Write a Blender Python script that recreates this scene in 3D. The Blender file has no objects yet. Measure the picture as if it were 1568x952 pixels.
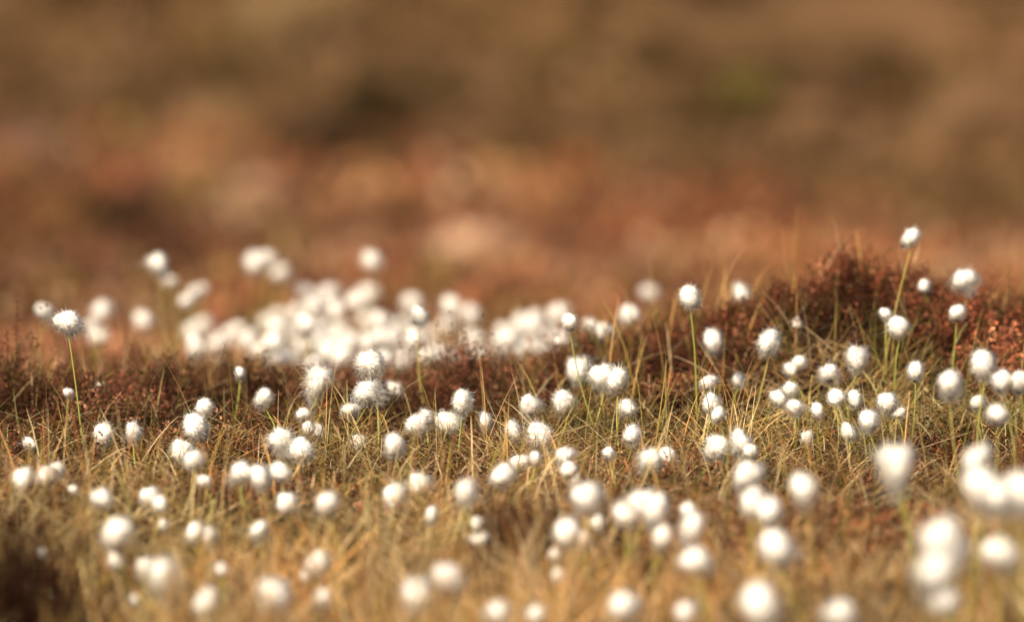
import bpy, math, numpy as np
from mathutils import Vector
R=np.random.default_rng(7)
scene=bpy.context.scene
# ------------------------------------------------------------------ camera model
LENS=240.0; H=0.9; FOC=7.9
K=36/LENS/1568.0
PITCH=(476+500)*K
CAM=np.array([0,0,H])
FW=np.array([0,math.cos(PITCH),-math.sin(PITCH)]); UP=np.array([0,math.sin(PITCH),math.cos(PITCH)])
def ray(px,py):
    return FW+np.array([1,0,0])*(px-784)*K+UP*(476-py)*K
def at(px,py,s):
    r=ray(px,py); return CAM+r*(s/r[1])
# ------------------------------------------------------------------ smooth noise
class VN:
    def __init__(s,seed,n=64):
        s.g=np.random.default_rng(seed).random((n,n)); s.n=n
    def __call__(s,x,y,sc=1.0,sy=None):
        x=np.asarray(x,float)*sc+1000.3; y=np.asarray(y,float)*(sc if sy is None else sy)+1000.7
        xi=np.floor(x).astype(int); yi=np.floor(y).astype(int); fx=x-xi; fy=y-yi
        fx=fx*fx*(3-2*fx); fy=fy*fy*(3-2*fy); n=s.n; g=s.g
        a=g[xi%n,yi%n]; b=g[(xi+1)%n,yi%n]; c=g[xi%n,(yi+1)%n]; d=g[(xi+1)%n,(yi+1)%n]
        return (a*(1-fx)+b*fx)*(1-fy)+(c*(1-fx)+d*fx)*fy
N1=VN(1);N2=VN(2);N3=VN(3);N4=VN(4)
# ------------------------------------------------------------------ terrain
TS=np.array([-1000,0,5,6,6.6,7.3,7.8,8.3,9,9.5,10,12,14,20,30,45,60,80,120,200,300,420,600,1200])
TZ=np.array([-6,-.05,-.04,-.03,-.02,-.009,-.010,-.024,-.068,-.115,-.165,-.33,-.49,-1.0,-1.69,-2.6,-3.4,-4.1,-4.3,2.8,20,42,60,70])
MX=np.array([-3,-.6,-.1,0.0,.14,.26,.36,.44,.53,.62,.72,1.0,1.5,3])
MZ=np.array([0,0.0,.006,.022,.058,.10,.13,.150,.13,.105,.10,.085,.03,0])
def pch(s):
    s=np.asarray(s,float); w=np.clip(np.abs(s)*0.04,0.1,20)
    return (np.interp(s-w,TS,TZ)+2*np.interp(s,TS,TZ)+np.interp(s+w,TS,TZ))/4
def zf(x,s):
    x=np.asarray(x,float); s=np.asarray(s,float)
    z=pch(s)
    sg=np.where(s<8.75,0.42,0.5)
    mw=np.interp(x,MX,MZ)*np.exp(-((s-8.75)/sg)**2)
    z=z+mw+mw*(N4(x,s,11)-.5)*.40
    z=z+0.07*np.exp(-((x-0.75)/0.42)**2-((s-6.3)/0.5)**2)
    z=z+0.02*np.exp(-((x+0.6)/0.15)**2-((s-6.5)/0.3)**2)
    near=np.clip(1-np.abs(s-8)/8,0,1)
    z=z+(N1(x,s,2.2)-.5)*0.035+(N2(x,s,7)-.5)*0.025*near
    far=np.clip((s-14)/60,0,1)
    z=z+far*((N3(x,s,0.12)-.5)*1.0+(N2(x,s,0.45)-.5)*0.35)
    far2=np.clip((np.abs(s)-90)/300,0,1)+np.clip((np.abs(x)-40)/300,0,1)
    z=z+far2*(N4(x,s,0.012)-.5)*22
    return z
def mesh_obj(name,V,F,mat,col=None,smooth=False,parent=None):
    me=bpy.data.meshes.new(name+"_mesh")
    V=np.ascontiguousarray(V,dtype=np.float32); F=np.ascontiguousarray(F,dtype=np.int32)
    me.vertices.add(len(V)); me.vertices.foreach_set("co",V.ravel())
    k=F.shape[1]
    me.loops.add(F.size); me.loops.foreach_set("vertex_index",F.ravel())
    me.polygons.add(len(F)); me.polygons.foreach_set("loop_start",np.arange(0,F.size,k,dtype=np.int32))
    me.polygons.foreach_set("loop_total",np.full(len(F),k,dtype=np.int32))
    if smooth: me.polygons.foreach_set("use_smooth",np.ones(len(F),dtype=bool))
    me.update(calc_edges=True)
    if col is not None:
        a=me.color_attributes.new("Col",'FLOAT_COLOR','POINT')
        c=np.ones((len(V),4),dtype=np.float32); c[:,:3]=col
        a.data.foreach_set("color",c.ravel())
    me.materials.append(mat)
    ob=bpy.data.objects.new(name,me); scene.collection.objects.link(ob)
    if parent: ob.parent=parent
    return ob
# ------------------------------------------------------------------ materials
def newmat(name):
    m=bpy.data.materials.new(name); m.use_nodes=True; nt=m.node_tree; nt.nodes.clear()
    o=nt.nodes.new("ShaderNodeOutputMaterial"); return m,nt,o
def veg(name,trans=0.35):
    m,nt,o=newmat(name); n=nt.nodes; l=nt.links
    a=n.new("ShaderNodeAttribute"); a.attribute_name="Col"
    d=n.new("ShaderNodeBsdfDiffuse"); l.new(a.outputs['Color'],d.inputs[0])
    if trans<=0:
        l.new(d.outputs[0],o.inputs[0]); return m
    t=n.new("ShaderNodeBsdfTranslucent")
    m1=n.new("ShaderNodeMixShader"); m1.inputs[0].default_value=trans
    l.new(a.outputs['Color'],t.inputs[0])
    l.new(d.outputs[0],m1.inputs[1]); l.new(t.outputs[0],m1.inputs[2]); l.new(m1.outputs[0],o.inputs[0])
    return m
M_GRASS=veg("dry_grass_blades",0.3)
M_HEATH=veg("heather_leaves",0)
M_STEM=veg("stem_green",0)
def cottonmat(name,c=(0.93,0.915,0.88,1)):
    m,nt,o=newmat(name); n=nt.nodes; l=nt.links
    tc=n.new("ShaderNodeTexCoord"); no=n.new("ShaderNodeTexNoise"); no.inputs['Scale'].default_value=2.5
    l.new(tc.outputs['Object'],no.inputs['Vector'])
    cr=n.new("ShaderNodeValToRGB"); cr.color_ramp.elements[0].position=.3; cr.color_ramp.elements[0].color=(c[0]*.93,c[1]*.85,c[2]*.73,1); cr.color_ramp.elements[1].position=.58; cr.color_ramp.elements[1].color=c
    l.new(no.outputs[0],cr.inputs[0])
    d=n.new("ShaderNodeBsdfDiffuse"); t=n.new("ShaderNodeBsdfTranslucent"); t.inputs[0].default_value=(.34,.32,.27,1); mx=n.new("ShaderNodeAddShader")
    l.new(cr.outputs[0],d.inputs[0]); l.new(d.outputs[0],mx.inputs[0]); l.new(t.outputs[0],mx.inputs[1]); l.new(mx.outputs[0],o.inputs[0])
    return m
M_COT=cottonmat("cotton_fibres")
M_BR,nt,o=newmat("bract_scales"); d=nt.nodes.new("ShaderNodeBsdfDiffuse"); d.inputs[0].default_value=(0.07,0.05,0.035,1); nt.links.new(d.outputs[0],o.inputs[0])
M_GR,nt,o=newmat("moor_ground_soil"); n=nt.nodes; l=nt.links
ge=n.new("ShaderNodeNewGeometry"); a=n.new("ShaderNodeAttribute"); a.attribute_name="Col"
no=n.new("ShaderNodeTexNoise"); no.inputs['Scale'].default_value=30; no.inputs['Detail'].default_value=8
l.new(ge.outputs['Position'],no.inputs['Vector'])
no2=n.new("ShaderNodeTexNoise"); no2.inputs['Scale'].default_value=0.8; no2.inputs['Detail'].default_value=4; no2.inputs['Roughness'].default_value=.5
mp=n.new("ShaderNodeMapping"); mp.inputs['Scale'].default_value=(1,.2,1); l.new(ge.outputs['Position'],mp.inputs[0])
l.new(mp.outputs[0],no2.inputs['Vector'])
r1=n.new("ShaderNodeMapRange"); r1.inputs['From Min'].default_value=.3; r1.inputs['From Max'].default_value=.7; r1.inputs['To Min'].default_value=.6; r1.inputs['To Max'].default_value=1.4; l.new(no.outputs[0],r1.inputs[0])
r2=n.new("ShaderNodeMapRange"); r2.inputs['From Min'].default_value=.3; r2.inputs['From Max'].default_value=.7; r2.inputs['To Min'].default_value=.82; r2.inputs['To Max'].default_value=1.18; l.new(no2.outputs[0],r2.inputs[0])
mu=n.new("ShaderNodeMath"); mu.operation='MULTIPLY'; l.new(r1.outputs[0],mu.inputs[0]); l.new(r2.outputs[0],mu.inputs[1])
vm=n.new("ShaderNodeVectorMath"); vm.operation='SCALE'; l.new(a.outputs['Color'],vm.inputs[0]); l.new(mu.outputs[0],vm.inputs['Scale'])
bs=n.new("ShaderNodeBsdfDiffuse"); bu=n.new("ShaderNodeBump"); bu.inputs['Strength'].default_value=.6; bu.inputs['Distance'].default_value=.02; l.new(no.outputs[0],bu.inputs['Height']); l.new(bu.outputs[0],bs.inputs['Normal'])
l.new(vm.outputs[0],bs.inputs[0]); l.new(bs.outputs[0],o.inputs[0])
# ------------------------------------------------------------------ ground sheet
def sinhsp(n,mx,k): 
    u=np.linspace(-1,1,n); return mx*np.sinh(k*u)/np.sinh(k)
xs=sinhsp(281,500,7.5)
ys=np.concatenate([np.linspace(-300,-5,20),np.linspace(-4,5.5,25),np.arange(5.6,14,0.04),np.geomspace(14.1,900,300)])
X,Y=np.meshgrid(xs,ys); Z=zf(X,Y)
nx=len(xs);ny=len(ys)
idx=(np.arange(ny-1)[:,None]*nx+np.arange(nx-1)[None,:]).ravel()
F=np.stack([idx,idx+1,idx+nx+1,idx+nx],1)
V=np.stack([X.ravel(),Y.ravel(),Z.ravel()],1)
def heath_end(x): return 44-6.0*np.clip(x,-1.5,3)
def groundcol(x,y):
    peat=np.array([.035,.018,.010]); straw=np.array([.36,.19,.08]); red=np.array([.20,.082,.040]); hill=np.array([.150,.080,.033]); hill2=np.array([.215,.118,.056]); olive=np.array([.118,.070,.027])
    def m(a,b,t): return a*(1-t)[:,None]+b*t[:,None]
    n=len(x); c=np.tile(peat,(n,1))
    c=m(c,straw,np.clip((y-9.3)/1.5,0,1)*.85)
    c=m(c,red,np.clip((y-14)/6,0,1))
    t=np.clip((y-heath_end(x)+(N1(x,y,.3)-.5)*14)/14,0,1)
    h=np.tile(hill,(n,1)); h=m(h,hill2,np.clip((N2(x,y,.20,.06)-.5)*2.2,0,1)); h=m(h,olive,np.clip((N3(x,y,.16,.05)-.5)*2.4,0,1)*.7)
    h=m(h,np.array([.28,.145,.070]),np.clip((x/np.maximum(y,1)-.0)*14,0,1)*.5)
    return m(c,h,t)
GC=groundcol(V[:,0],V[:,1])
mesh_obj("moorland_ground",V,F,M_GR,GC,smooth=True)
# ------------------------------------------------------------------ blades
def blades(P,L,az,t0,t1,W,C,seg=4):
    n=len(P); Ls=L/seg
    pts=[P]; p=P.copy()
    hd=np.stack([np.cos(az),np.sin(az),np.zeros(n)],1)
    for i in range(seg):
        th=t0+(t1-t0)*(i+.5)/seg
        p=p+(hd*np.sin(th)[:,None]+np.array([0,0,1.])*np.cos(th)[:,None])*Ls[:,None]
        pts.append(p)
    wa=az+np.pi/2+R.normal(0,.6,n)
    wd=np.stack([np.cos(wa),np.sin(wa),np.zeros(n)],1)
    Vs=[];Cs=[]
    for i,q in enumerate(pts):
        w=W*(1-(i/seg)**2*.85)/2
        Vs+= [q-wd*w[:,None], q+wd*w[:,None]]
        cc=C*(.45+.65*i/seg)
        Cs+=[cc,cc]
    k=2*(seg+1)
    V=np.stack(Vs,1).reshape(-1,3); C2=np.stack(Cs,1).reshape(-1,3)
    b=(np.arange(n)*k)[:,None]
    fs=[np.concatenate([b+2*i,b+2*i+1,b+2*i+3,b+2*i+2],1) for i in range(seg)]
    return V,np.stack(fs,1).reshape(-1,4),C2
def join(parts):
    Vs,Fs,Cs=[],[],[];o=0
    for v,f,c in parts:
        Vs.append(v);Fs.append(f+o);Cs.append(c);o+=len(v)
    return np.concatenate(Vs),np.concatenate(Fs),np.concatenate(Cs)
def pal(n,cols,wts):
    cols=np.array(cols); i=R.choice(len(cols),n,p=np.array(wts)/sum(wts)); c=cols[i]*R.uniform(.65,1.35,(n,1))
    return c
def heathmask(x,y):
    m=np.clip((N1(x+5,y,3.4)-.48)*6,0,1)*np.clip((y-6.6)*2.5,0.15,1)
    front=8.15+.30*np.clip((x+.02)/.3,0,1)-.25*np.clip((-x-.10)/.3,0,1)+(N2(x,y,5)-.5)*.45
    ridge=np.clip((y-front)*4+.5,0,1)*np.clip((9.7-y)*3,0,1)*np.where(x<.3,1.,.5)*(.75+.25*N4(x,y,6))
    mound=np.interp(x,MX,MZ)/.12*np.exp(-((y-8.85)/.29)**2)*1.4
    bl=np.exp(-((x+.6)/.11)**2-((y-6.45)/.35)**2)*1.6
    return np.clip(m*.6+np.maximum(ridge,mound)+bl,0,1)
def pts(n,y0,y1,a=.10,b=.25,dens=None):
    y=R.uniform(y0,y1,n); x=R.uniform(-1,1,n)*(a*y+b)
    return x,y
GOLD=(.82,.46,.15);STRAW=(.93,.68,.36);GREEN=(.22,.20,.035);OLIVE=(.45,.32,.09);RUST=(.54,.23,.08);BROWN=(.17,.08,.04)
parts=[]
def grass(n,y0,y1,wts,L=(.03,.075),W=(.0008,.0018),a=.085,b=.25,t0=(0.1,1.0),t1=(.8,2.6),mask=True,thr=.92,seg=4,zoff=0,warm=1.0,green=.3):
    x,y=pts(n,y0,y1,a,b)
    tx=(N3(x,y,9)-.5)*.12; ty=(N4(x,y,9)-.5)*.12; x=x+tx; y=y+ty
    if mask:
        keep=R.random(n)>heathmask(x,y)*thr; x=x[keep];y=y[keep]
    n=len(x)
    P=np.stack([x,y,zf(x,y)+zoff*R.random(n)-.004],1)
    C=pal(n,[GOLD,STRAW,GREEN,OLIVE,RUST,BROWN],wts)
    pn=N2(x,y,6.0)
    C=C*(.4+1.2*pn)[:,None]*warm
    g=np.clip((N4(x+3,y,3.)-.56)*4,0,1)*green
    C=C*(1-g[:,None])+C.mean(1)[:,None]*np.array([.93,1.0,.30])*g[:,None]
    parts.append(blades(P,R.uniform(*L,n)*(.5+1.0*N1(x,y,7)),R.uniform(0,2*np.pi,n),R.uniform(*t0,n),R.uniform(*t1,n),R.uniform(*W,n),C,seg))
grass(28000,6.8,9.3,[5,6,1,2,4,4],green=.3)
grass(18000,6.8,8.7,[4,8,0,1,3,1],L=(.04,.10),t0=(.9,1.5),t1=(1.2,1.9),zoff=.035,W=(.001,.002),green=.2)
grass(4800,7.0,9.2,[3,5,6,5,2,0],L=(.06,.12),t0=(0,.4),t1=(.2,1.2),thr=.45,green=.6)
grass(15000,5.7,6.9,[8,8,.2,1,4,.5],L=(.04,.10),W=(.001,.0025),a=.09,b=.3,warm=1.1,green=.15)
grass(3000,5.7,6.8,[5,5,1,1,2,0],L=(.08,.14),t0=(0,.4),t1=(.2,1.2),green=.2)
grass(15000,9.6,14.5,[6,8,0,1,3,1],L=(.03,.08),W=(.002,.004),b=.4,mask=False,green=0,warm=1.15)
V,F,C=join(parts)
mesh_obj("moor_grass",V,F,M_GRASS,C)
parts=[]
def outer(n,x0,x1,y0,y1):
    x=R.uniform(x0,x1,n);y=R.uniform(y0,y1,n)
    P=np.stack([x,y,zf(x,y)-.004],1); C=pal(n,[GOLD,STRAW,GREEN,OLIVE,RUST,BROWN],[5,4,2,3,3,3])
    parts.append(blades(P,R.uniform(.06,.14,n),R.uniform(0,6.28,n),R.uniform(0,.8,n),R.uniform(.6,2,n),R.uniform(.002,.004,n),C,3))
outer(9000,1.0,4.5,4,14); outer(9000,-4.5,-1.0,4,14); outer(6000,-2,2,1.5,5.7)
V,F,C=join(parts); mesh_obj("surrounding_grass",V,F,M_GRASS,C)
# ------------------------------------------------------------------ heather shoots
def leaves(P,D,size,C):
    n=len(P)
    r=R.normal(size=(n,3)); r/=np.linalg.norm(r,axis=1)[:,None]
    s=np.cross(D,r); s/=np.linalg.norm(s,axis=1)[:,None]+1e-9
    a=size[:,None]
    V=np.stack([P,P+D*a*.5+s*a*.28,P+D*a,P+D*a*.5-s*a*.28],1).reshape(-1,3)
    F=np.arange(n*4).reshape(n,4)
    return V,F,np.repeat(C,4,0)
def heather(x,y,L,cols,wts,nl=20,ls=(.003,.006),rad=.004,bright=1.0):
    n=len(x); P=np.stack([x,y,zf(x,y)-.003],1)
    az=R.uniform(0,6.28,n); ln=R.uniform(0,.7,n)
    D=np.stack([np.cos(az)*np.sin(ln),np.sin(az)*np.sin(ln),np.cos(ln)],1)
    C=pal(n,cols,wts)*bright*(.25+1.5*N3(x,y,9)**1.3)[:,None]
    k=np.clip((x-.1)*4,0,1)[:,None]
    C=C*(k*np.array([.88,.74,.68])+(1-k)*np.array([.84,.82,.80]))
    out=[blades(P,L,az,ln,ln*.6,np.full(n,.0016),np.tile([.07,.035,.02],(n,1)),2)]
    t=R.uniform(.25,1.0,(n,nl)); 
    ld=R.normal(size=(n,nl,3)); ld/=np.linalg.norm(ld,axis=2)[...,None]
    Q=P[:,None,:]+D[:,None,:]*(t*L[:,None])[...,None]+ld*(rad*(1.15-t*.8))[...,None]*R.uniform(.3,1.6,(n,nl,1))
    LD=ld*.8+D[:,None,:]*.8; LD/=np.linalg.norm(LD,axis=2)[...,None]
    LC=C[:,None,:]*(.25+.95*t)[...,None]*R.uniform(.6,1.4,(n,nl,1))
    out.append(leaves(Q.reshape(-1,3),LD.reshape(-1,3),R.uniform(*ls,n*nl),LC.reshape(-1,3)))
    return out
HC=[(.16,.06,.034),(.25,.09,.045),(.11,.05,.028),(.36,.18,.10),(.10,.07,.024)]
def heathpts(n,y0,y1,fn,a=.085,b=.25):
    x,y=pts(n,y0,y1,a,b); x=x+(N3(x,y,12)-.5)*.06
    k=R.random(n)<fn(x,y); return x[k],y[k]
parts=[]
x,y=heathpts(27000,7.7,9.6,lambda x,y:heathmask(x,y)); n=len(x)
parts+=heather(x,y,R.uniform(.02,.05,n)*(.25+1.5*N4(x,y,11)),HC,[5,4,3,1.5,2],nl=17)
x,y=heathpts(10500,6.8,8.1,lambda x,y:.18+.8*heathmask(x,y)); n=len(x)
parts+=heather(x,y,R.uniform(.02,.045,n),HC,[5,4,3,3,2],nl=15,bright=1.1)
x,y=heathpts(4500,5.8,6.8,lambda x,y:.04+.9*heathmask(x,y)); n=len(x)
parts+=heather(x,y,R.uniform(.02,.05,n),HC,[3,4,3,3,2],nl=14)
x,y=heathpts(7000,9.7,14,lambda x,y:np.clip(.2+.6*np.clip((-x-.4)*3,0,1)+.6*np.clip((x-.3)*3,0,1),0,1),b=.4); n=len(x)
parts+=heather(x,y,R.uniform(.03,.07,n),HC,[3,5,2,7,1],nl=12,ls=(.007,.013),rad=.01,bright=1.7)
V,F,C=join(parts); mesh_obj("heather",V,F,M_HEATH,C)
def tuft(px,py,s,w,h,n,cols=HC,wts=[5,3,3,1,2],br=.8):
    p=at(px,py,s); x=R.normal(p[0],w,n); y=R.normal(s,w,n)
    L=h*np.exp(-((x-p[0])/(w*1.6))**2)*R.uniform(.5,1.1,n)
    V,F,C=join(heather(x,y,L,cols,wts,nl=26,bright=br)); return mesh_obj("heather_bush",V,F,M_HEATH,C)
tuft(708,560,8.5,.020,.135,110,br=.9); tuft(745,565,8.5,.016,.095,60,br=.9); tuft(790,850,6.9,.03,.085,380,br=.4)
tuft(20,560,8.4,.02,.14,50,br=.9); tuft(395,590,8.5,.03,.08,80); tuft(12,880,6.35,.05,.15,500,br=.6); tuft(250,600,8.5,.04,.08,140); tuft(560,600,8.5,.04,.07,130); tuft(880,560,8.6,.03,.06,120); tuft(130,620,8.3,.04,.07,120); tuft(480,640,8.2,.04,.05,150)
tuft(1300,420,8.72,.035,.065,220,br=1.2); tuft(1555,500,8.3,.06,.085,360,br=2.2); tuft(1490,490,8.5,.04,.075,200,br=1.5); tuft(1385,450,8.7,.035,.06,200,br=1.1); tuft(1215,440,8.7,.03,.05,180,br=1.1); tuft(1130,480,8.7,.03,.045,140,br=1); tuft(1440,470,8.6,.03,.06,150,br=1.0)
# ------------------------------------------------------------------ mid-distance heather clumps
def clumps(n,y0,y1,cols,wts,hk=.005,nl=46,sz=(.02,.045),fn=None,wk=1.):
    u=R.random(n); y=y0*(y1/y0)**u; x=R.uniform(-1,1,n)*(.11*y+1.2)
    if fn is not None:
        k=fn(x,y); x=x[k];y=y[k]; n=len(x)
    h=hk*y*R.uniform(.5,1.5,n); w=(h*R.uniform(.7,1.3,n))*wk
    C=pal(n,cols,wts)*(.4+1.05*N2(x,y,.9,.15))[:,None]
    d=R.normal(size=(n,nl,3)); d[...,2]=abs(d[...,2]); d/=np.linalg.norm(d,axis=2)[...,None]
    r=R.uniform(.6,1.05,(n,nl))
    P=np.stack([x,y,zf(x,y)],1)[:,None,:]+d*r[...,None]*np.stack([w,w,h],1)[:,None,:]
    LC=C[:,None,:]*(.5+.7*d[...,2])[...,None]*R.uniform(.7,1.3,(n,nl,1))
    dd=d+R.normal(0,.5,d.shape); dd/=np.linalg.norm(dd,axis=2)[...,None]
    return leaves(P.reshape(-1,3),dd.reshape(-1,3),(R.uniform(*sz,(n,nl))*(y/25)[:,None]*1.8).ravel(),LC.reshape(-1,3))
RC=[(.31,.12,.055),(.35,.175,.075),(.15,.07,.04),(.44,.27,.15),(.25,.16,.05),(.28,.145,.085)]
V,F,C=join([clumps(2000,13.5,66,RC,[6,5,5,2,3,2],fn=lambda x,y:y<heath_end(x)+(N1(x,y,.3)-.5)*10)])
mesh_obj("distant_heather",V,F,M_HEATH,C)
HG=[(.205,.113,.047),(.24,.14,.068),(.155,.098,.035),(.27,.155,.085)]
V,F,C=join([clumps(2000,34,260,HG,[5,3,3,1],hk=.0028,nl=30,fn=lambda x,y:y>heath_end(x))])
mesh_obj("distant_hill_grass",V,F,M_GRASS,C)
def hit(px,py,h,s0=5.8,s1=250):
    ss=np.geomspace(s0,s1,4000); r=ray(px,py); q=CAM[None]+r[None]*(ss/r[1])[:,None]
    d=q[:,2]-(zf(q[:,0],q[:,1])+h); k=np.where(d<0)[0]
    return ss[k[0]] if len(k) else s1
def tussock(px,py,wpx,col,lean=.5,n=500,s0=18):
    s=hit(px,py,.0,s0); p=at(px,py,s); w=wpx*K*s/2
    x=R.normal(p[0],w*.45,n); y=R.normal(s,w*.45,n)
    P=np.stack([x,y,zf(x,y)-.01],1)
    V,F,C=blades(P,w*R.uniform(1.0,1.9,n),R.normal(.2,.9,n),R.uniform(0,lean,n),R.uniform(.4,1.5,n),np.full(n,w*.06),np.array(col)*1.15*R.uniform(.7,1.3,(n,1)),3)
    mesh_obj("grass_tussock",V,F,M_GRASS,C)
tussock(705,425,105,(.95,.72,.50),.7,n=600)
tussock(375,335,90,(.78,.52,.34),n=600); tussock(240,300,50,(.45,.28,.16)); tussock(20,255,80,(.5,.31,.23))
tussock(320,215,80,(.46,.30,.15)); tussock(1130,165,70,(.25,.22,.05)); tussock(430,80,150,(.42,.28,.13)); tussock(860,300,90,(.42,.18,.07)); tussock(540,420,80,(.6,.38,.22)); tussock(30,470,90,(.5,.32,.18)); tussock(1480,240,140,(.38,.23,.12));tussock(440,420,60,(.25,.2,.05))
tussock(1090,330,90,(.06,.035,.022)); tussock(190,365,110,(.07,.045,.03)); tussock(610,365,80,(.08,.04,.02)); tussock(820,440,80,(.08,.04,.02)); tussock(1240,440,120,(.36,.15,.07)); tussock(960,410,110,(.34,.12,.05)); tussock(300,270,120,(.36,.17,.07)); tussock(560,190,110,(.10,.065,.028)); tussock(480,250,110,(.10,.06,.03)); tussock(1000,400,70,(.08,.04,.02))
# ------------------------------------------------------------------ cotton heads
def headmesh(seed,ragged=.0):
    r=np.random.default_rng(seed+20)
    n=1700
    d=r.normal(size=(n,3)); d/=np.linalg.norm(d,axis=1)[:,None]
    lobes=r.normal(size=(6,3)); lobes[:,2]*=.7; lobes/=np.linalg.norm(lobes,axis=1)[:,None]
    def shape(d):
        k=np.max(np.clip(d@lobes.T,0,1),axis=1)**3
        return .68+.42*k*(.55+ragged*.7)+.12*(1-ragged)
    rad=shape(d)*r.uniform(.84,1.12+ragged*.10,n)
    rad=np.where(r.random(n)<.09,rad*r.uniform(1.05,1.28,n),rad)
    st=r.uniform(.5,.8,n)
    origin=np.array([0,0,-.35])
    e=d*rad[:,None]; s=origin*(1-st)[:,None]+e*st[:,None]*.95
    mid=(s+e)/2+d*.04+r.normal(0,.05,(n,3))
    e=e+np.array([.10*ragged,0,-1])*r.uniform(0,.12+ragged*.34,n)[:,None]+r.normal(0,.06+ragged*.09,(n,3))
    wv=np.cross(d,r.normal(size=(n,3))); wv/=np.linalg.norm(wv,axis=1)[:,None]
    w=r.uniform(.006,.013,n)[:,None]
    V=np.stack([s-wv*w,s+wv*w,mid-wv*w,mid+wv*w,e-wv*w*.2,e+wv*w*.2],1).reshape(-1,3)
    NV=np.repeat(d+r.normal(0,.22,(n,3)),6,0)
    b=(np.arange(n)*6)[:,None]
    F=np.stack([np.concatenate([b,b+1,b+3,b+2],1),np.concatenate([b+2,b+3,b+5,b+4],1)],1).reshape(-1,4)
    nu,nv=28,16; o=len(V); th=np.linspace(0.02,np.pi-.02,nv); ph=np.linspace(0,2*np.pi,nu,endpoint=False)
    T,Pp=np.meshgrid(th,ph,indexing='ij'); cd=np.stack([np.sin(T)*np.cos(Pp),np.sin(T)*np.sin(Pp),np.cos(T)],-1).reshape(-1,3)
    cr=shape(cd)*.80+r.normal(0,.03,len(cd))
    cv=cd*cr[:,None]
    ii,jj=np.meshgrid(np.arange(nv-1),np.arange(nu),indexing='ij'); q=lambda i,j:o+i*nu+(j%nu)
    cf=np.stack([q(ii,jj).ravel(),q(ii+1,jj).ravel(),q(ii+1,jj+1).ravel(),q(ii,jj+1).ravel()],1)
    V=np.concatenate([V,cv]);F=np.concatenate([F,cf]); NV=np.concatenate([NV,cd+r.normal(0,.12,cd.shape)]); NV/=np.linalg.norm(NV,axis=1)[:,None]
    V[:,0]+=.26*ragged*V[:,2]+.12*ragged*V[:,0]**2; V[:,1]+=.15*ragged*V[:,0]
    ob=mesh_obj("tmp",V,F,M_COT,smooth=True); me=ob.data; me.name="cotton_head"
    me.normals_split_custom_set_from_vertices(NV.tolist())
    bpy.data.objects.remove(ob); return me
HM=[headmesh(i,ragged=[.1,.4,.6,.8,1.2,.5,.3,1.0,.7,.9,.4,.6][i]) for i in range(12)]
def bractmesh():
    V=[];F=[]
    r=np.random.default_rng(3)
    for i in range(9):
        a=i/9*6.283; o=len(V); ca,sa=math.cos(a),math.sin(a)
        for (rr,z,w) in [(.06,-1.15,.05),(.26,-.98,.12),(.5,-.80+r.normal(0,.05),.02)]:
            V.append((rr*ca-w*sa,rr*sa+w*ca,z)); V.append((rr*ca+w*sa,rr*sa-w*ca,z))
        F+=[(o,o+1,o+3,o+2),(o+2,o+3,o+5,o+4)]
    ob=mesh_obj("tmp",np.array(V),np.array(F),M_BR); me=ob.data; me.name="bracts"; bpy.data.objects.remove(ob); return me
BM=bractmesh()
def stem_obj(name,A,B,bend,rad,col,parent):
    n=8; ts=np.linspace(0,1,n); A=np.array(A);B=np.array(B)
    C=(A+B)/2+bend
    P=(1-ts)[:,None]**2*A+2*(ts*(1-ts))[:,None]*C+ts[:,None]**2*B
    V=[];k=5
    for i,p in enumerate(P):
        for j in range(k):
            a=j/k*6.283; rr=rad*(1.15-.4*ts[i]); V.append(p+np.array([math.cos(a)*rr,math.sin(a)*rr,0]))
    F=[(i*k+j,i*k+(j+1)%k,(i+1)*k+(j+1)%k,(i+1)*k+j) for i in range(n-1) for j in range(k)]
    cb=np.array(col); cc=np.repeat(cb[None]*(.7+.5*ts)[:,None],k,0)
    return mesh_obj(name,np.array(V),np.array(F),M_STEM,cc,smooth=True,parent=parent)
APW=.070
def plant(px,py,d,s=None,h=None,bx=None,name="cottongrass",parent=None,rmin=.0062):
    if s is None:
        if h is None:
            if py<600: h=R.uniform(.05,.09)
            elif py<720: h=R.uniform(.03,.06)
            else: h=R.uniform(.035,.06) if d<44 else R.uniform(.06,.10)
        s=hit(px,py,h,5.7,14)
    p=at(px,py,s)
    blur=APW*abs(s-FOC)/s/(K*FOC)
    dpx=max(.75*d,d-.3*blur); r=dpx*K*s/2*1.08*R.uniform(.88,1.12)
    r=min(max(r,rmin),.0208)
    z0=float(zf(p[0],s))
    if p[2]-z0<.025: 
        z0=p[2]-.03
    if bx is None: bxw=p[0]+R.normal(0,.018); by=s+R.normal(0,.02)
    else: bxw=at(bx,py,s)[0]; by=s
    z0=min(z0,float(zf(bxw,by)))-.003
    root=bpy.data.objects.new(name,None); root.empty_display_size=.02; scene.collection.objects.link(root)
    root.location=(bxw,by,z0)
    if parent: root.parent=parent
    O=np.array([bxw,by,z0])
    T=p-O; base=T-np.array([0,0,r*.95])
    g=R.random(); col=np.array([.34,.37,.07])*(1-g)+np.array([.50,.40,.12])*g
    stem_obj("stem",(0,0,0),base,np.array([R.normal(0,.008),R.normal(0,.008),0]),.0011,col,root)
    tx,ty=R.normal(0,.35),R.normal(0,.35); rz=R.uniform(0,6.28)
    ho=bpy.data.objects.new("seed_head",HM[R.integers(0,len(HM))]); scene.collection.objects.link(ho); ho.parent=root
    ho.location=T; ho.scale=(r*R.uniform(.82,1.15),r*R.uniform(.82,1.15),r*R.uniform(.82,1.28)); ho.rotation_euler=(tx,ty,rz)
    bo=bpy.data.objects.new("bracts",BM); scene.collection.objects.link(bo); bo.parent=root
    bo.location=T; bo.scale=(r*.85,)*3; bo.rotation_euler=(tx,ty,rz)
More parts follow.
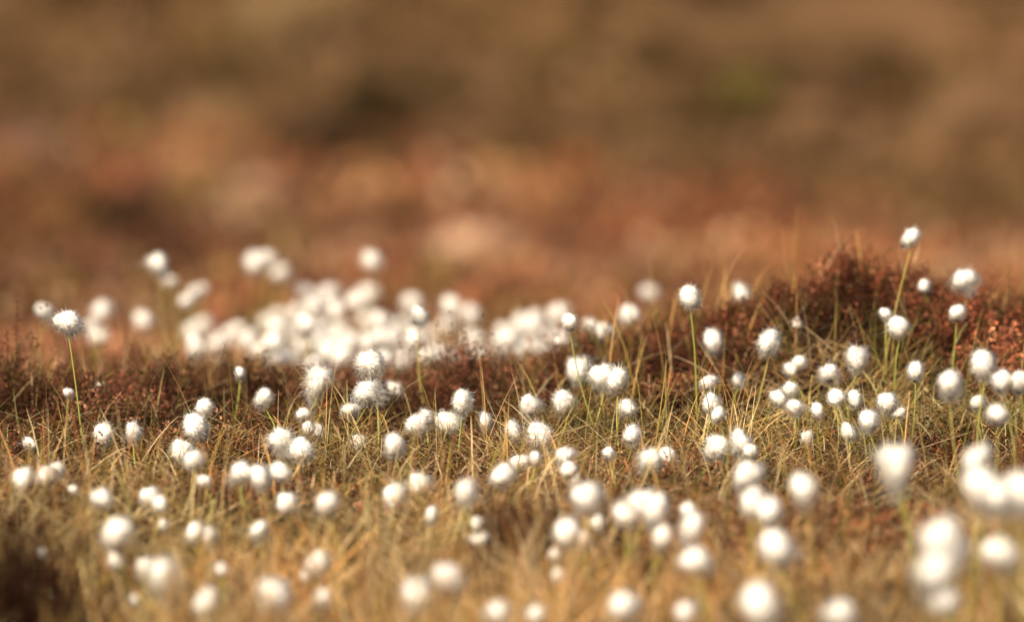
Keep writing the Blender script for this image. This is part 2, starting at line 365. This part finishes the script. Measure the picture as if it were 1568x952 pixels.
L=[(105,493,42,None,.165,128),(642,481,34,None,.14,658),(873,491,38,8.1,None,925),(1057,452,38,8.1,None,1066),(1178,522,38,8.1,None,1143),
(1394,366,36,8.35,None,1352),(1477,427,38,8.5,None,1480),(1416,438,28,8.6),(1465,477,34,8.3,None,1452),(1378,499,34,8.2,None,1380),(1356,480,20,8.3,None,1357),(1137,452,34,9.3),
(1093,525,38,8.5),(1221,495,20,8.5),(1313,548,36,8.15),(1402,569,36,8.0),(1508,556,48,7.5),(1454,586,46,7.3),(1535,583,40,7.4),(1562,582,40,7.4),(1528,634,44,7.1),(1495,615,26,7.6),
(1270,572,32,8.2),(1225,553,24,8.3),(1280,608,34,7.9),(1310,609,28,7.9),(1131,581,26,8.2),(1083,584,28,8.0),(1210,565,26,8.3),(1090,618,28,7.9),(1099,634,26,7.6),
(1193,610,30,8.0),(1218,622,32,7.9),(1210,596,26,8.1),(1253,630,26,7.9),(1300,660,26,7.8),(1330,643,42,7.6),(1360,615,30,7.8),(1237,670,22),(1376,632,22),
(243,403,34,9.6),(262,430,28,10.6),(298,447,34,10.6),(310,442,28,10.8),(285,460,28,10.5),(68,477,30,9.6),(157,475,38,11),(155,515,34,10.5),(222,490,36,11),(140,500,28,10.6),
(964,481,36,9.6),(925,508,44,9.0),(905,500,36,9.4),(884,566,44,8.5),(926,576,44,8.1),(946,584,38,8.0),(865,615,38),(961,623,28),(810,620,34),(708,613,42,7.9),(569,555,40,8.0),(562,600,40,7.9),(606,597,36,8.5),(490,583,42,8.1),(406,608,34,8.0),(368,570,22,8.3),(465,633,26),(537,628,30),(313,622,36,8.0),(301,655,46,7.7),(204,660,26),(158,668,42,7.8),(47,680,26),(155,597,30,8.5),(105,602,20,8.2),
(280,690,36),(296,703,34),(430,672,34),(463,688,44),(440,690,36),(484,660,36),(472,655,24),(551,677,28),(606,680,36),(638,648,40),(652,640,26),(690,648,36),(742,643,34),(787,660,36),(828,668,42),(865,697,38),(872,720,30),(795,708,36),(820,700,26),(968,665,32),(997,703,40),(1023,700,32),(1098,683,40),(1135,678,38),(932,693,22),(1150,690,22),(880,735,22),
(36,732,38),(72,727,42),(88,718,28),(113,750,15),(156,762,38),(230,760,42),(245,770,36),(314,736,34),(370,722,34),(398,730,40),(430,720,42),(440,770,36),(500,767,44),(396,812,36),(298,817,38),(318,820,34),(250,802,26),(178,818,56),(180,858,36),(603,760,42),(645,740,42),(661,787,30),(712,753,46),(773,727,48),(735,803,36),(738,825,34),(900,760,56),(870,820,50),(890,825,40),(915,800,34),(851,848,28),(960,790,50),(985,772,56),(1005,780,50),(1015,825,40),(1060,806,46),(1055,780,34),(1067,857,54),
(1145,728,58,6.9),(1150,768,50,6.7),(1180,785,56,6.5),(1231,747,64,6.6),(1190,838,64,6.3),(1376,710,66,6.5),(1360,700,50,6.7),(1497,705,52,6.4),(1505,742,66,6.2),(1530,760,60,6.1),(1562,750,70,6.2),(1440,828,78,5.9),(1432,872,74,5.8),(1460,840,60,6.0),(1532,845,56,6.1),(1445,920,52,5.9),(1286,940,58,6.0),(1167,930,66,5.9),(1050,937,42,6.2),(955,925,54,6.2),(822,940,42,6.3),(765,935,42,6.3),(689,888,62,6.3),(639,908,56,6.5),(497,914,42,6.6),(490,862,38,6.8),(423,908,58,6.4),(467,882,20,6.8),(253,880,54,6.5),(222,868,34,6.7),(208,918,24,6.6),(318,922,54,6.4),(48,905,30,6.5),(66,845,20,6.8),(855,880,30,6.6),(340,870,24,6.7)]
for t in L:
    t=list(t)+[None]*(6-len(t)); plant(*t[:6])
G=bpy.data.objects.new("distant_cottongrass",None); scene.collection.objects.link(G)
B=[(410,398),(396,405),(426,412),(575,400),(563,447),(468,446),(990,450),(293,510),(350,512),(330,525),(310,500),(300,530),(480,465),(505,455),(520,475),(545,470),(490,490),(430,490),(410,485),(450,510),(470,530),(400,540),(430,555),(520,500),(540,520),(560,490),(585,490),(600,520),(620,500),(625,550),(590,550),(530,548),(500,540),(640,520),(655,545),(670,540),(690,468),(712,485),(683,500),(635,465),(660,515),(760,560),(780,520),(800,500),(820,490),(845,480),(815,530),(840,510),(860,525),(790,550),(770,535),(380,520),(360,505),(445,560),(415,520),(480,560),(565,530),(545,560),(610,570),(730,560),(460,480),(575,512)]
for (px,py) in B:
    plant(px+R.normal(0,3),py+R.normal(0,3),40,R.uniform(10.6,12.2) if py<520 else R.uniform(9.8,10.8),parent=G,rmin=.0165)
for i in range(70):
    px=R.choice([R.normal(530,85),R.normal(815,38)],p=[.78,.22]); py=R.normal(537,24)
    plant(px,py,36,R.uniform(10.0,12.0),parent=G,rmin=.0155)
for i in range(40):
    x=R.choice([-1,1])*R.uniform(.95,2.2); y=R.uniform(6.4,12)
    hh=R.uniform(.07,.13); z=float(zf(x,y))+hh
    v=np.array([x,y,z])-CAM; f=v@FW; plant(784+v[0]/f/K,476-(v@UP)/f/K,38,y,parent=G)
parts=[]
def tall(x0,y0,x1,y1,s,w=.0016,c=(.50,.42,.13)):
    A=at(x0,y0,s);Bp=at(x1,y1,s); A[2]=min(A[2],float(zf(A[0],s))); d=Bp-A; Ln=np.linalg.norm(d); az=0. if d[0]>0 else np.pi; th=math.atan2(abs(d[0]),d[2])
    parts.append(blades(A[None],np.array([Ln]),np.array([az]),np.array([th*.6]),np.array([th*1.4]),np.array([w]),np.array([c]),5))
for a in [(1395,400,1372,342,8.35),(1020,620,1019,543,8.0),(1010,640,1028,560,8.0),(655,620,668,585,7.9),(40,680,80,630,7.9),(60,690,62,600,7.9),(230,700,232,620,7.9),(1125,480,1108,400,8.8),(905,650,915,600,8),(1150,610,1175,545,8),(1005,640,990,600,8),(1060,640,1078,590,8),(835,700,850,640,7.8),(560,760,575,700,7.7),(330,600,345,640,8)]:
    tall(*a)
V,F,C=join(parts); mesh_obj("tall_grass_stalks",V,F,M_GRASS,C)
# ------------------------------------------------------------------ light, sky, camera
sd=Vector((-.50,-.72,.72)).normalized()
el=math.asin(sd.z); rot=math.atan2(sd.x,sd.y)
w=bpy.data.worlds.new("World"); scene.world=w; w.use_nodes=True; nt=w.node_tree
sk=nt.nodes.new("ShaderNodeTexSky"); sk.sky_type='NISHITA'; sk.sun_disc=False; sk.sun_elevation=el; sk.sun_rotation=rot
sk.dust_density=4.0; sk.air_density=.7
bg=nt.nodes['Background']; bg.inputs[1].default_value=.12; nt.links.new(sk.outputs[0],bg.inputs[0])
sl=bpy.data.lights.new("sun","SUN"); sl.energy=5.0; sl.angle=math.radians(.5); sl.color=(1,.885,.715)
so=bpy.data.objects.new("sun",sl); so.rotation_euler=sd.to_track_quat('Z','Y').to_euler(); scene.collection.objects.link(so)
cd=bpy.data.cameras.new("camera"); co=bpy.data.objects.new("camera",cd); scene.collection.objects.link(co)
co.location=CAM; co.rotation_euler=(math.pi/2-PITCH,0,0); cd.lens=LENS; cd.sensor_width=36; cd.clip_end=3000; cd.clip_start=.1
cd.dof.use_dof=True; cd.dof.focus_distance=FOC; cd.dof.aperture_fstop=3.5
scene.camera=co
scene.view_settings.view_transform='Standard'; scene.view_settings.look='None'; scene.view_settings.exposure=0
print("verts",sum(len(o.data.vertices) for o in bpy.data.objects if o.type=='MESH'))
